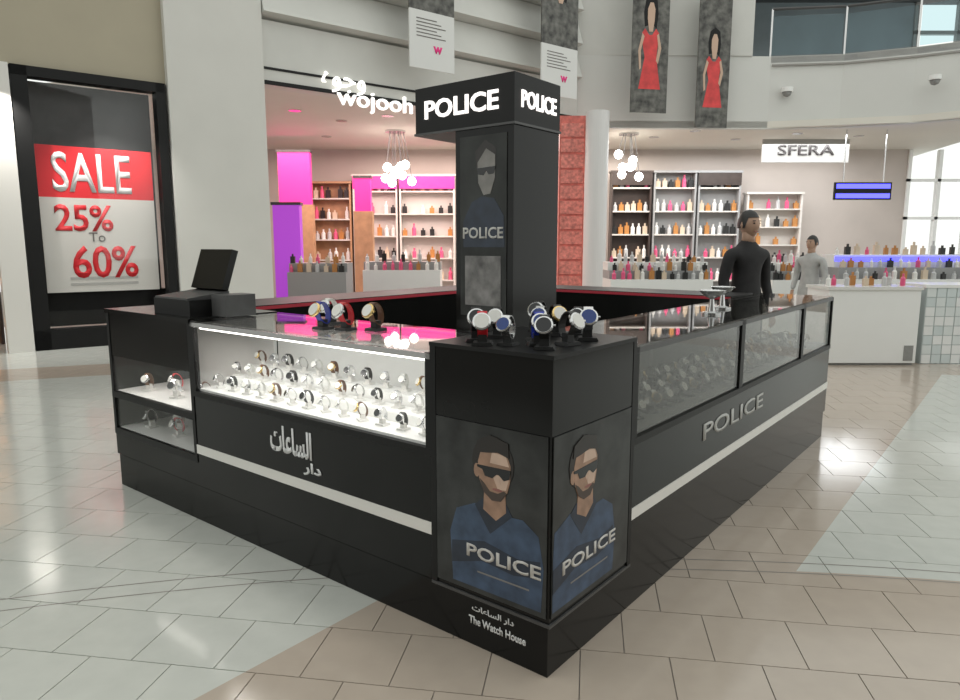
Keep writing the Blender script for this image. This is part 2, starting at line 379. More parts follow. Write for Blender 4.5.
# ------------------------------------------------------------------ kiosk
LROT, RROT = AR-math.pi/2, AR
TOPZ = 1.15
LED = mat('led_strip', (1, 1, 1), .5, emit=(1, .97, .90), estr=3)
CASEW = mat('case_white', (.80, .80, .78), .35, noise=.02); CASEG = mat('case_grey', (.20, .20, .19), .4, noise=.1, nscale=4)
STRIPE = mat('white_stripe', (.78, .76, .72), .4)
def cabinet(name, label, side, s0, s1, depth=.56, lit=1, stripe=True, tiers=None, front=True, grp=None):
    """side L: along the left face (s measured leftwards), R: along the right face"""
    W = s1-s0
    org = C0+uL*s1 if side == 'L' else C0+uR*s0
    c = thing(name, label, 'display case', (org.x, org.y, 0), LROT if side == 'L' else RROT, grp)
    z0 = .76
    part('plinth', MB().box(0, W, .012, depth, 0, .205), BLACK, c)
    if tiers is None:
        part('front_panel', MB().box(0, W, 0, depth, .215, z0-.03), BLACK, c)
        if stripe: part('stripe', MB().box(0, W, -.004, 0, .405, .455), STRIPE, c)
        part('bottom_rail', MB().box(0, W, -.006, depth, z0-.03, z0), BLACKM, c)
        decks = [z0]
    else:
        part('front_panel', MB().box(0, W, 0, depth, .215, .36), BLACK, c)
        decks = tiers
        part('side_panel', MB().box(0, .02, 0, depth, .36, TOPZ-.02), BLACK, c)
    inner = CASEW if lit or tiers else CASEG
    for d in decks:
        part('deck', MB().box(.02, W-.02, .02, depth, d, d+.012), inner, c)
    if tiers:
        for d in decks: part('shelf_rail', MB().box(0, W, -.005, .02, d-.03, d+.01), BLACKM, c)
        part('valance', MB().box(0, W, 0, .02, .86, TOPZ-.02), BLACK, c)
    part('back_panel', MB().box(.02, W-.02, depth-.02, depth, decks[0], TOPZ-.02), inner, c)
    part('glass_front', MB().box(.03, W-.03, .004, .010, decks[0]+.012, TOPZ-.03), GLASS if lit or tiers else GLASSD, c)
    if tiers is None:
        part('glass_top', MB().box(.0, W, .0, depth, TOPZ-.012, TOPZ), GLASS if lit else GLASSD, c)
        part('top_rail', MB().box(0, W, -.004, .02, TOPZ-.035, TOPZ-.012), STEEL if lit else DGREY, c)
        part('rear_rail', MB().box(0, W, depth-.03, depth+.02, TOPZ-.05, TOPZ-.012), DGREY, c)
    else:
        al = area('case_light', (W/2, .10, .98), (W-.2, .08), 1.6, (1, .95, .88)); al.parent = c
        part('top', MB().box(-.01, W, -.01, depth, TOPZ-.02, TOPZ+.005), BLACK, c)
    for x in (0, W-.028): part('post', MB().box(x, x+.028, -.004, .026, decks[0], TOPZ-.01), BLACKM, c)
    if lit:
        part('light_strip', MB().box(.04, W-.04, .03, .045, TOPZ-.05, TOPZ-.04), LED, c)
        al = area('case_light', (W/2, .09, TOPZ-.06), (W-.1, .06), 2.6, (1, .97, .92)); al.parent = c
    return c
L1 = cabinet('display_case', 'white lit glass watch case with arabic lettering on its black front', 'L', .555, 2.32)
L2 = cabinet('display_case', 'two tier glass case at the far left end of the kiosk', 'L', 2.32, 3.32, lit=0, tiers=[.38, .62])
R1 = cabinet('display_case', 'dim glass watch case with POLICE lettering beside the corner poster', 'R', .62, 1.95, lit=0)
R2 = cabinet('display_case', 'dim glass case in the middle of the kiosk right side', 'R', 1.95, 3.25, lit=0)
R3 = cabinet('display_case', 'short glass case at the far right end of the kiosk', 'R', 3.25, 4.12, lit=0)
W1_ = 2.32-.555
text('lettering', '\ufe95\ufe8e\ufecb\ufe8e\ufeb4\ufedf\ufe8d', L1, (W1_*.485, -.001, .625), .135, LETW, .003, .03, .32)
text('lettering', '\ufead\ufe8d\ufea9', L1, (W1_*.575, -.001, .515), .065, LETW, .003, .03, .13)
text('lettering', 'POLICE', R2, (-.05, -.001, .615), .09, mat('grey_letter', (.45, .45, .43), .4), .003, .012, .98)

# rear counters that close the island
def rear(label, p, rz, W, depth=.5):
    c = thing('rear_counter', label, 'counter', (p.x, p.y, 0), rz)
    part('plinth', MB().box(0, W, .01, depth, 0, .2), BLACK, c)
    part('body', MB().box(0, W, 0, depth, .21, TOPZ-.03), BLACK, c)
    part('worktop', MB().box(-.01, W+.01, -.01, depth+.01, TOPZ-.03, TOPZ), BLACKM, c)
    part('edge_strip', MB().box(0, W, -.016, -.010, TOPZ-.028, TOPZ-.006), mat('red_edge', (.42, .02, .04), .4), c)
    return c
rear('black counter closing the kiosk at the back left', C0+uL*2.80+uR*.58, RROT, 2.95)
rear('black counter closing the kiosk at the back right', C0+uL*3.32+uR*3.56, LROT, 2.70)

# corner block with the two posters
cb = thing('corner_display', 'black corner block of the kiosk with two portrait posters', 'display block', (C0.x, C0.y, 0), RROT)
part('plinth', MB().prism([(.012, .012), (.62, .012), (.62, .56), (.56, .56), (.56, .555), (.012, .555)], 0, .205, 'z'), BLACK, cb)
part('body', MB().prism([(0, 0), (.62, 0), (.62, .56), (.56, .56), (.56, .555), (0, .555)], .215, .905, 'z'), BLACK, cb)
part('ledge', MB().prism([(-.008, -.008), (.62, -.008), (.62, .56), (-.008, .555)], .205, .216, 'z'), DGREY, cb)
part('top_box', MB().prism([(-.004, -.004), (.62, -.004), (.62, .56), (.56, .56), (.56, .555), (-.004, .555)], .905, 1.17, 'z'), BLACK, cb)
part('top_tray', MB().prism([(-.01, -.01), (.61, -.01), (.61, .56), (-.01, .555)], 1.17, 1.185, 'z'), BLACKM, cb)
for (x, y) in ((.592, -.006), (-.006, .527)): part('post', MB().box(x, x+.028, y, y+.028, .215, 1.17), BLACKM, cb)
BGP = mat('poster_backdrop', (.042, .044, .043), .35, spec=.25, noise=.45, nscale=7)
SKIN1 = mat('printed_skin', (.36, .22, .15), .4, noise=.25, nscale=18); SKIN2 = mat('printed_skin_light', (.62, .45, .35), .4, noise=.1, nscale=20)
HAIRP = mat('printed_hair', (.018, .014, .012), .4); LENS = mat('printed_lens', (.006, .006, .007), .2); DENIM = mat('printed_denim', (.045, .075, .13), .45, noise=.35, nscale=14)
DENIMD = mat('printed_denim_dark', (.02, .03, .05), .45, noise=.3, nscale=14); BEARD = mat('printed_beard', (.07, .05, .04), .5)
def poster(parent, W, origin, rz, cx, tx, tw_, tz):
    """portrait print, drawn in a W x .645 m sheet"""
    p = part('poster', MB().box(0, W, -.004, .0, 0, .665), BGP, parent, origin, (0, 0, rz))
    k = W/.52; hk = .90
    def poly(name, pts, m, d): part(name, MB().prism([(min(W-.004, max(.004, cx0+(x-.26)*.92*k)), max(.004, .66+(z-.66)*hk+.008)) for x, z in pts], -.004-d, -.0041), m, p)
    def ell(cx, cz, rx, rz_, n=18, a0=0, a1=360, tilt=0):
        r = []; 
        for i in range(n):
            a = math.radians(a0+(a1-a0)*i/(n if a1-a0 == 360 else n-1)); x, z = rx*math.cos(a), rz_*math.sin(a); t = math.radians(tilt)
            r.append((cx+x*math.cos(t)-z*math.sin(t), cz+x*math.sin(t)+z*math.cos(t)))
        return r
    cx0 = cx; cx = .26
    poly('jacket', [(cx-.22, -.06), (cx-.235, .16), (cx-.20, .27), (cx-.10, .315), (cx-.03, .30), (cx+.05, .295), (cx+.14, .30), (cx+.215, .25), (cx+.24, .12), (cx+.23, -.06)], DENIM, .001)
    poly('collar', [(cx-.10, .31), (cx-.02, .20), (cx+.09, .30), (cx+.06, .345), (cx-.06, .345)], DENIMD, .0016)
    poly('sleeve', [(cx-.225, .02), (cx-.225, .12), (cx-.05, .16), (cx+.12, .13), (cx+.225, .15), (cx+.225, .08), (cx+.10, .055), (cx-.06, .07)], DENIMD, .0018)
    poly('neck', [(cx-.055, .30), (cx-.05, .40), (cx+.055, .40), (cx+.06, .31), (cx+.01, .265)], SKIN1, .0022)
    poly('hair', ell(cx-.008, .505, .105, .115), HAIRP, .0026)
    poly('ear', ell(cx-.088, .462, .016, .030, 10), SKIN1, .0030)
    poly('face', [(cx-.082, .50), (cx-.075, .43), (cx-.05, .375), (cx-.01, .350), (cx+.035, .355), (cx+.066, .395), (cx+.080, .45), (cx+.082, .51), (cx+.06, .555), (cx-.03, .565), (cx-.07, .54)], SKIN1, .0034)
    poly('cheek', [(cx-.01, .46), (cx+.02, .40), (cx+.06, .405), (cx+.075, .455), (cx+.05, .465)], SKIN2, .0038)
    poly('forehead', [(cx-.02, .505), (cx+.075, .505), (cx+.058, .548), (cx-.01, .552)], SKIN2, .0038)
    poly('beard', [(cx-.072, .43), (cx-.05, .375), (cx-.01, .348), (cx+.035, .353), (cx+.064, .393), (cx+.05, .40), (cx+.02, .383), (cx-.02, .385), (cx-.05, .415)], BEARD, .0042)
    poly('mouth', ell(cx+.018, .398, .026, .006, 10), mat('printed_lip', (.30, .12, .10), .4), .0046)
    poly('nose', [(cx+.018, .475), (cx+.034, .425), (cx+.012, .420)], SKIN2, .0046)
    poly('sunglasses', [(cx-.085, .487), (cx+.083, .492), (cx+.078, .455), (cx+.05, .443), (cx+.026, .462), (cx+.014, .462), (cx-.008, .443), (cx-.045, .446), (cx-.058, .472), (cx-.085, .478)], LENS, .0050)
    poly('fringe', [(cx-.09, .54), (cx-.04, .545), (cx+.02, .555), (cx+.075, .54), (cx+.07, .60), (cx-.02, .622), (cx-.085, .59)], HAIRP, .0050)
    text('lettering', 'POLICE', p, (tx, -.0055, tz), .052, mat('poster_letter', (.60, .58, .55), .4), .002, .02, tw_)
    part('caption_strip', MB().box(tx-tw_*.35, tx+tw_*.35, -.006, -.004, .085, .091), mat('caption_print', (.22, .21, .20), .5), p)
    return p
poster(cb, .515, (-.001, .526, .235), -math.pi/2, .285, .325, .34, .165)
poster(cb, .58, (.008, -.001, .235), 0, .215, .265, .40, .165)
text('lettering', 'The Watch House', cb, (-.001+.012, .24, .105), .033, LETW, .002, .02, .27, (0, 0, -math.pi/2))
text('lettering', '\ufe95\ufe8e\ufecb\ufe8e\ufeb4\ufedf\ufe8d \ufead\ufe8d\ufea9', cb, (.011, .26, .155), .032, LETW, .002, .02, .20, (0, 0, -math.pi/2))

# sign tower
T = C0+(uL+uR)*.60
tw = thing('sign_tower', 'tall black POLICE sign tower rising behind the kiosk corner', 'sign tower', (T.x, T.y, 0), RROT)
part('pillar', MB().box(0, .365, 0, .335, 0, 2.08), BLACK, tw)
part('header', MB().box(-.004, .365, -.004, .585, 2.08, 2.29), BLACKM, tw)
part('header_lip', MB().box(-.010, .370, -.010, .59, 2.072, 2.082), DGREY, tw)
ph = part('picture_panel', MB().box(0, .27, -.004, 0, 1.22, 2.04), mat('tower_print', (.030, .032, .030), .35, spec=.25, noise=.5, nscale=5), tw, (0, .305, 0), (0, 0, -math.pi/2))
def tpoly(name, pts, m, d): part(name, MB().prism(pts, -.004-d, -.0041), m, ph)
tpoly('hair', [(.10, 1.88), (.09, 1.97), (.15, 2.02), (.21, 1.98), (.21, 1.88)], HAIRP, .001)
tpoly('face', [(.105, 1.92), (.11, 1.83), (.14, 1.775), (.18, 1.78), (.205, 1.85), (.205, 1.95), (.155, 1.98)], mat('grey_print_face', (.22, .21, .195), .4, noise=.2, nscale=15), .002)
tpoly('sunglasses', [(.10, 1.895), (.21, 1.90), (.20, 1.868), (.17, 1.865), (.157, 1.88), (.14, 1.862), (.11, 1.868)], LENS, .003)
tpoly('jacket', [(.02, 1.54), (.02, 1.66), (.07, 1.745), (.13, 1.77), (.20, 1.76), (.255, 1.68), (.26, 1.54)], DENIMD, .0012)
text('lettering', 'POLICE', ph, (.135, -.0045, 1.605), .052, mat('tower_letter', (.55, .54, .51), .4), .002, .02, .235)
part('watch_picture', MB().box(.03, .24, -.006, -.004, 1.27, 1.50), mat('watch_print', (.16, .155, .15), .4, noise=.6, nscale=14), ph)
LITP = mat('header_letter', (.8, .8, .8), .4, emit=(1, .93, .88), estr=.9)
text('lettering', 'POLICE', tw, (-.005, .30, 2.185), .085, LITP, .006, .02, .44, (0, 0, -math.pi/2))
text('lettering', 'POLICE', tw, (.185, -.005, 2.185), .075, LITP, .006, .02, .28)

# ------------------------------------------------------------------ watches
def make_watch(strap_m, case_m, dial_m, stand_m, label, group, chunky=1.0):
    """a wrist watch buckled round a small display cushion; about 85 mm high"""
    o = thing('wrist_watch', label, 'watch', group=group)
    part('stand', MB().prism([(-.026, 0), (.026, 0), (.022, .008), (-.022, .008)], -.022, .022).prism([(-.012, .008), (.012, .008), (.010, .03), (-.010, .03)], -.010, .010), stand_m, o)
    tl = math.radians(32)
    # strap: flattened ring leaning back, axis along x
    s = MB(); n = 18; hw = .010*chunky
    ring = []
    for k in range(n):
        a = 2*math.pi*k/n; y, z = .026*math.cos(a), .034*math.sin(a); ring.append((y*math.cos(tl)-z*math.sin(tl)*.4, .050+z))
    for k in range(n):
        y, z = ring[k]
        cy, cz = y*.86, .050+(z-.050)*.90
        s.v += [(-hw, y, z), (hw, y, z), (hw, cy, cz), (-hw, cy, cz)]
    for k in range(n):
        j = (k+1) % n
        for q in range(4): s.f.append((4*k+q, 4*k+(q+1) % 4, 4*j+(q+1) % 4, 4*j+q))
    part('strap', s, strap_m, o)
    cm = MB().lathe([(.0185*chunky, -.004), (.0200*chunky, 0), (.0195*chunky, .004), (.0165*chunky, .006)], 18)
    cs = part('case', cm, case_m, o, (0, -.029, .060), (math.radians(62), 0, 0))
    part('dial', MB().lathe([(.0160*chunky, .0060), (.0160*chunky, .0066)], 18), dial_m, cs)
    part('crown', MB().lathe([(.003, -.002), (.003, .003)], 8), case_m, cs, (.0215*chunky, 0, 0), (0, math.pi/2, 0))
    return o
LB = mat('black_leather', (.014, .013, .012), .5); LBR = mat('brown_leather', (.12, .05, .02), .5); LBL = mat('blue_strap', (.01, .03, .32), .4); LRD = mat('red_strap', (.55, .01, .02), .4); LWH = mat('white_strap', (.65, .65, .62), .4)
DW = mat('white_dial', (.75, .74, .70), .3); DB = mat('black_dial', (.01, .01, .012), .2); DBL = mat('blue_dial', (.01, .04, .20), .2)
CUSHW = mat('white_cushion', (.72, .71, .68), .6); CUSHB = mat('black_cushion', (.015, .015, .015), .6)
def spread(protos, root_pts, rot0, jitter=.5, scale=1.0, desc=(), where=None):
    used = set()
    for k, p in enumerate(root_pts):
        i = k % len(protos); pr = protos[i]
        o = pr if i not in used else copy_tree(pr)
        used.add(i)
        if where: o['label'] = desc[i]+' watch '+where(k)
        o.location = p; o.rotation_euler = (0, 0, rot0+random.uniform(-jitter, jitter)); s = scale*random.uniform(.92, 1.1); o.scale = (s, s, s)
lab1 = 'watch on a white cushion inside the white lit glass case'
g1 = 'watches in the white lit case'
pr = [make_watch(STEEL, STEEL, DW, CUSHW, lab1, g1), make_watch(LB, STEEL, DB, CUSHW, lab1, g1), make_watch(STEEL, STEEL, DB, CUSHW, lab1, g1), make_watch(LBR, GOLD, DW, CUSHW, lab1, g1), make_watch(LWH, STEEL, DW, CUSHW, lab1, g1)]
pts = [C0+uL*(.68+.128*i+.04*(j % 2))+uR*(.10+.135*j)+Vector((0, 0, .773)) for j in range(3) for i in range(13)]
risers = []
for j in (1, 2):
    org = C0+uL*2.27+uR*(.035+.135*j)
    rs = thing('display_riser', ['low white riser', 'tall white riser'][j-1]+' carrying watches in the lit glass case', 'riser', (org.x, org.y, .772), LROT)
    part('riser_step', MB().box(0, 1.68, 0, .115, 0, .045*j), CASEW, rs); part('riser_face', MB().box(0, 1.68, -.003, 0, .004, .045*j-.004), WHITE, rs)
pts = [p+Vector((0, 0, .045*round((((p-C0).dot(uR))-.10)/.135))) for p in pts]
spread(pr, pts, LROT, desc=('steel white dial', 'black strapped', 'steel black dial', 'brown strapped gold', 'white strapped'), where=lambda k: 'in the %s row of the white lit case, %s part' % (('front', 'middle', 'back')[k//13], ('right', 'middle', 'left')[(k % 13)*3//13]))
lab2 = 'watch on a dark cushion inside the dim glass cases on the right side'
g2 = 'watches in the dim right hand cases'
pr = [make_watch(STEEL, STEEL, DW, CUSHB, lab2, g2), make_watch(LB, STEEL, DW, CUSHB, lab2, g2), make_watch(STEEL, GOLD, DB, CUSHB, lab2, g2)]
spread(pr, [C0+uR*(.74+.15*i+.05*(j % 2))+uL*(.12+.14*j)+Vector((0, 0, .773)) for j in range(3) for i in range(21)], RROT, scale=1.25, desc=('steel white dial', 'black strapped', 'gold cased steel'), where=lambda k: 'in the %s row of the dim right cases, %s part' % (('front', 'middle', 'back')[k//21], ('nearest', 'near', 'middle', 'far', 'farthest')[(k % 21)*5//21]))
lab3 = 'watch standing on a shelf of the two tier left end case'
g3 = 'watches in the two tier case'
pr = [make_watch(LBR, STEEL, DW, CUSHW, lab3, g3), make_watch(STEEL, STEEL, DB, CUSHW, lab3, g3), make_watch(LRD, STEEL, DW, CUSHW, lab3, g3)]
spread(pr, [C0+uL*(2.44+.17*i)+uR*(.14+.1*(i % 2))+Vector((0, 0, z)) for z in (.393, .633) for i in range(5)], LROT, scale=1.3, desc=('brown strapped', 'steel', 'red strapped'), where=lambda k: 'on the %s shelf of the two tier case, %s' % (('lower', 'upper')[k//5], ('rightmost', 'second from the right', 'in the middle', 'second from the left', 'leftmost')[k % 5]))
lab4 = 'large watch on a black stand on top of the black corner block'
g4 = 'watches on the corner block'
pr = [make_watch(LB, STEEL, DB, CUSHB, lab4, g4, 1.15), make_watch(STEEL, STEEL, DBL, CUSHB, lab4, g4, 1.15), make_watch(LB, STEEL, DW, CUSHB, lab4, g4, 1.15)]
spread(pr, [C0+uR*r+uL*l+Vector((0, 0, 1.186)) for r, l in ((.10, .10), (.10, .26), (.24, .09), (.11, .42), (.40, .10), (.26, .24), (.50, .20), (.38, .30), (.25, .42), (.52, .40))], LROT+.7, .7, 1.45, desc=('black strapped black dial', 'steel blue dial', 'black strapped white dial'), where=lambda k: 'on the corner block, '+('at its near corner', 'by the left poster edge', 'by the near right edge', 'at its left end', 'along the right edge', 'in its middle', 'at its right end', 'behind the middle', 'near the tower foot', 'at its far right')[k])
for k, (r, l, sm, cm, dm, lb) in enumerate([(.05, .34, LRD, STEEL, DW, 'red strapped watch on top of the black corner block'), (.16, .17, LBL, STEEL, DBL, 'blue strapped watch on top of the black corner block'), (.45, .28, LB, GOLD, DW, 'gold cased watch on top of the black corner block')]):
    o = make_watch(sm, cm, dm, CUSHB, lb, None, 1.15); o.location = C0+uR*r+uL*l+Vector((0, 0, 1.186)); o.rotation_euler = (0, 0, LROT+.6+.2*k); o.scale = (1.5,)*3
lab5 = 'watch on the glass top of the left hand case'
for k, (l, r, sm, lb) in enumerate([(1.42, .18, LBL, 'blue strapped watch on the glass top of the left case'), (1.30, .22, LRD, 'red strapped watch on the glass top of the left case'), (1.18, .30, LBR, 'brown strapped watch on the glass top of the left case'), (1.55, .34, LWH, 'white strapped watch on the glass top of the left case')]):
    o = make_watch(sm, STEEL if k % 2 else GOLD, DW, CUSHB, lb, None, 1.15); o.location = C0+uL*l+uR*r+Vector((0, 0, TOPZ)); o.rotation_euler = (0, 0, LROT); o.scale = (1.6,)*3
# display stands on the right side glass
def ring_stand(r, l, label):
    p = C0+uR*r+uL*l; o = thing('bracelet_stand', label, 'stand', (p.x, p.y, TOPZ), RROT)
    part('base', MB().lathe([(.055, 0), (.055, .012), (.02, .02), (.012, .09)], 16), STEEL, o, smooth=False)
    part('bowl', MB().lathe([(.012, .09), (.05, .11), (.075, .14), (.070, .14), (.045, .115)], 16), STEEL, o)
    return o
ring_stand(2.05, .22, 'low steel bowl stand on the right hand glass top'); ring_stand(2.45, .30, 'steel bowl stand further back on the right hand glass top')
# till on the left end case
p = C0+uL*2.62+uR*.22
til = thing('cash_register', 'black till with a tilted screen on the left end case', 'cash register', (p.x, p.y, TOPZ+.005), LROT)
part('drawer', MB().box(-.20, .20, -.16, .20, 0, .09), BLACKM, til); part('keyboard', MB().prism([(-.16, .09), (.10, .09), (.10, .13), (-.16, .10)], -.18, .18, 'x'), DGREY, til)
part('neck', MB().box(-.03, .03, .10, .15, .09, .22), DGREY, til)
part('screen', MB().prism([(.06, .14), (.10, .13), (.18, .36), (.14, .37)], -.17, .17, 'x'), BLACK, til)
part('printer', MB().box(.24, .38, -.05, .14, 0, .12), DGREY, til)

# ------------------------------------------------------------------ beauty shop interior
def local(px, Y, z=0): p = at(px, 245, Y); return Vector((p.x, p.y, z))
SHELFW = mat('shelf_white', (.62, .58, .54), .4); TANW = mat('tan_wood', (.42, .24, .13), .45, noise=.15, nscale=6); GR = mat('grey_shelf', (.30, .30, .30), .4)
PROD = [mat('product_%s' % n, c, .35) for n, c in (('white', (.75, .73, .70)), ('black', (.02, .02, .02)), ('pink', (.70, .10, .22)), ('amber', (.45, .20, .06)), ('silver', (.5, .5, .5)), ('cream', (.62, .50, .38)))]
bott = []
for k, m in enumerate(PROD):
    if k % 2: me = MB().box(-.045, .045, -.03, .03, 0, .14).box(-.015, .015, -.015, .015, .14, .19).mesh('bottle')
    else: me = MB().lathe([(.042, 0), (.042, .12), (.018, .15), (.018, .20)], 8).mesh('bottle')
    me.materials.append(m); bott.append(me)
nb = [0]
BCOL = ['white round', 'black square', 'pink round', 'amber square', 'silver round', 'cream square']
def bottle(p, label, group, s=1.0, k=None):
    if k is None: k = random.randrange(6)
    label = BCOL[k]+' bottle '+label
    o = link('cosmetic_bottle', bott[k], None, None, p); o.scale = (s, s, s*random.uniform(.8, 1.25)); nb[0] += 1
    return tag(o, label, 'bottle', group)
def shelf_unit(px0, px1, Y, z1, label, frame, nsh=5, bottles=True, head=None, per=6, short=''):
    a, b = local(px0, Y), local(px1, Y); W = b.x-a.x
    u = thing('shelf_unit', label, 'shelving', (a.x, a.y, 0))
    part('back', MB().box(0, W, .28, .32, 0, z1), frame, u)
    for x in (0, W-.05): part('side', MB().box(x, x+.05, 0, .30, 0, z1), frame, u)
    for k in range(nsh):
        z = .5+(z1-.95)*k/(nsh-1)
        part('shelf', MB().box(.05, W-.05, 0, .28, z, z+.04), SHELFW, u)
        if bottles:
            n = per
            for i in range(n):
                if random.random() < .12: continue
                bottle(Vector((a.x+.14+(W-.28)*i/(n-1), a.y+.13, z+.04)), 'on the %s shelf of the %s' % (['lowest', 'second lowest', 'middle', 'second highest', 'top'][k], short), 'bottles on the wall shelving', 1.45)
    if head: part('header_panel', MB().box(0, W, -.02, .0, z1-.35, z1), head, u)
    part('top', MB().box(-.03, W+.03, -.03, .33, z1, z1+.06), frame, u)
    return u
MAGL = mat('magenta_lightbox', (.7, .03, .25), .4, emit=(1, .05, .28), estr=.38); PURL = mat('purple_lightbox', (.3, .05, .4), .4, emit=(.42, .06, .62), estr=.45)
DARKW = mat('dark_walnut', (.05, .035, .03), .4, noise=.2, nscale=5)
shelf_unit(312, 352, 20.4, 3.3, 'tan wooden wall shelf unit left of the magenta header units', TANW, short='tan wooden wall unit')
shelf_unit(354, 398, 20.4, 3.5, 'wall shelf unit with a magenta header under the cluster lamp', SHELFW, head=MAGL, short='wall unit under the cluster lamp')
shelf_unit(400, 455, 20.4, 3.5, 'wide wall shelf unit with a magenta header beside the sign tower', SHELFW, head=MAGL, short='wall unit beside the tower')
shelf_unit(610, 650, 20.4, 3.6, 'dark wall shelf unit right of the white column', DARKW, head=DARKW, short='dark wall unit')
shelf_unit(652, 694, 20.4, 3.6, 'grey wall shelf unit right of the dark shelf unit', GR, short='plain grey wall unit')
shelf_unit(696, 738, 20.4, 3.6, 'grey wall shelf unit behind the standing man', GR, head=DARKW, short='grey wall unit behind the man')
shelf_unit(745, 800, 20.4, 3.0, 'pale wall shelf unit under the SFERA sign', SHELFW, short='pale unit under the SFERA sign')
# lit boxes standing in the shop
def lightbox(px0, px1, y0, y1, Y, m, name, label):
    a = at(px0, y1, Y); b = at(px1, y0, Y); o = thing(name, label, 'light box', (a.x, a.y, a.z)); W, H = b.x-a.x, b.z-a.z
    part('lit_face', MB().box(0, W, 0, .1, .03, H-.03), m, o); part('frame', MB().box(-.03, 0, -.01, .12, -.0, H).box(W, W+.03, -.01, .12, 0, H).box(-.03, W+.03, -.01, .12, H-.03, H).box(-.03, W+.03, -.01, .12, 0, .03), DGREY, o)
    return o
def stand_box(px0, px1, y0, Y, m, name, label, base=.3, zb=None):
    a = at(px0, 245, Y); b = at(px1, y0, Y); o = thing(name, label, 'light box', (a.x, a.y, 0)); W = b.x-a.x; H = b.z
    part('lit_face', MB().box(0, W, 0, .22, base, H), m, o); part('base', MB().box(-.04, W+.04, -.03, .25, 0, base), TANW if base > 1 else DGREY, o); part('cap', MB().box(-.03, W+.03, -.02, .24, H, H+.06), DGREY, o)
    return o
stand_box(274, 299, 205, 15.0, PURL, 'light_box', 'tall purple light box at the left of the shop entrance')
stand_box(281, 309, 152, 18.6, MAGL, 'light_box', 'tall magenta light box behind the purple one', 2.6)
stand_box(356, 370, 178, 18.0, MAGL, 'light_box', 'slim magenta light box under the cluster lamp', 2.4)
# red feature panel and white column right of the tower
a = local(558, 15.6); b = local(583, 15.6)
fp = thing('feature_panel', 'red patterned feature panel between the sign tower and white column', 'panel', (a.x, a.y, 0))
W = b.x-a.x
part('core', MB().box(0, W, 0, .25, 0, zc), mat('red_panel', (.62, .16, .13), .4, noise=.3, nscale=8), fp)
for k in range(12): part('tile', MB().box(.03, W-.03, -.02, 0, .25+.33*k, .53+.33*k), mat('red_panel_tile', (.70, .24, .20), .35, noise=.35, nscale=14), fp)
a = local(585, 14.9); b = local(608, 14.9)
colw = struct('wall_pier', MB().lathe([((b.x-a.x)/2, 0), ((b.x-a.x)/2, zc)], 32), mat('white_pier', (.68, .67, .66), .35), ((a.x+b.x)/2, a.y+.25, 0))
part('collar', MB().lathe([((b.x-a.x)/2+.03, 0), ((b.x-a.x)/2+.03, .15)], 32), STEEL, colw)
# cluster lamp: glowing globes under the ceiling
for cpx, cpy, cY, lb, n in ((396, 174, 17.6, 'cluster lamp of glowing white globes over the shop entrance', 9), (628, 165, 18.0, 'cluster lamp of white globes right of the white column', 7)):
    c = at(cpx, cpy, cY); lamp = thing('cluster_lamp', lb, 'lamp', c)
    GLB = mat('lamp_globe', (.9, .9, .9), .3, emit=(1, .95, .85), estr=4)
    part('canopy', MB().lathe([(.25, zc-c.z-.04), (.25, zc-c.z)], 20), STEEL, lamp)
    for k in range(n):
        a = 2.4*k; r = .12+.035*k; x, y, z = r*math.cos(a), r*math.sin(a), random.uniform(-.35, .4)
        part('cord', MB().tube([(x, y, z+.1), (x*.5, y*.5, zc-c.z-.02)], .008, 4), DGREY, lamp)
        part('globe', MB().lathe([(.02, -.11), (.08, -.08), (.115, 0), (.08, .08), (.02, .11)], 12), GLB, lamp, (x, y, z), smooth=True)
# recessed downlights
DL = mat('downlight', (1, 1, 1), .4, emit=(1, .95, .88), estr=8)
dl0 = None
for px, Y in ((300, 15.0), (345, 16.2), (390, 15.6), (430, 17.0), (330, 18.5), (610, 17.2), (650, 18.6), (690, 17.6), (730, 19.0), (790, 18.0), (850, 18.4)):
    p = local(px, Y, zc-.012)
    if dl0 is None:
        dl0 = thing('ceiling_downlight', 'small round recessed downlight in the shop ceiling', 'downlight', p, 0, 'downlights in the shop ceiling')
        part('rim', MB().lathe([(.10, 0), (.13, 0), (.13, .011), (.10, .011)], 18), STEEL, dl0); part('lens', MB().lathe([(.10, .003), (.10, .010)], 18), DL, dl0)
    else: copy_tree(dl0).location = p
# stepped gondolas crowded with bottles
def gondola(px0, px1, Y, tiers, label, blab, bgrp, body=WHITE, step=.16, per=12, s=.8, led=None):
    a, b = local(px0, Y), local(px1, Y); W = b.x-a.x
    g = thing('display_gondola', label, 'gondola', (a.x, a.y, 0))
    part('body', MB().box(0, W, 0, .8, .1, tiers[0]-.03), body, g); part('toe_kick', MB().box(.05, W-.05, .05, .75, 0, .1), DGREY, g)
    for k, z in enumerate(tiers):
        part('tier', MB().box(0, W, step*k, .8, (tiers[k-1] if k else z-.03), z), body if k % 2 == 0 else GR, g)
        if led and k == len(tiers)-1: part('led_edge', MB().box(0, W, step*k-.012, step*k-.001, z-.10, z-.03), led, g)
        for i in range(per):
            bottle(Vector((a.x+.08+(W-.16)*i/(per-1)+random.uniform(-.02, .02), a.y+step*k+.075, z)), 'on the %s step of the %s' % (['front', 'middle', 'back'][k], blab), bgrp, s*random.uniform(.85, 1.15))
    return g
LEDB = mat('blue_led', (.1, .1, .9), .4, emit=(.06, .06, 1), estr=2.4)
gondola(612, 715, 11.6, [.98, 1.12, 1.26], 'stepped white gondola of bottles left of the standing man', 'gondola left of the standing man', 'bottles on the left gondola', per=14)
gondola(775, 824, 11.4, [.98, 1.12, 1.26], 'stepped white gondola of bottles right of the standing man', 'gondola right of the standing man', 'bottles on the middle gondola', per=8)
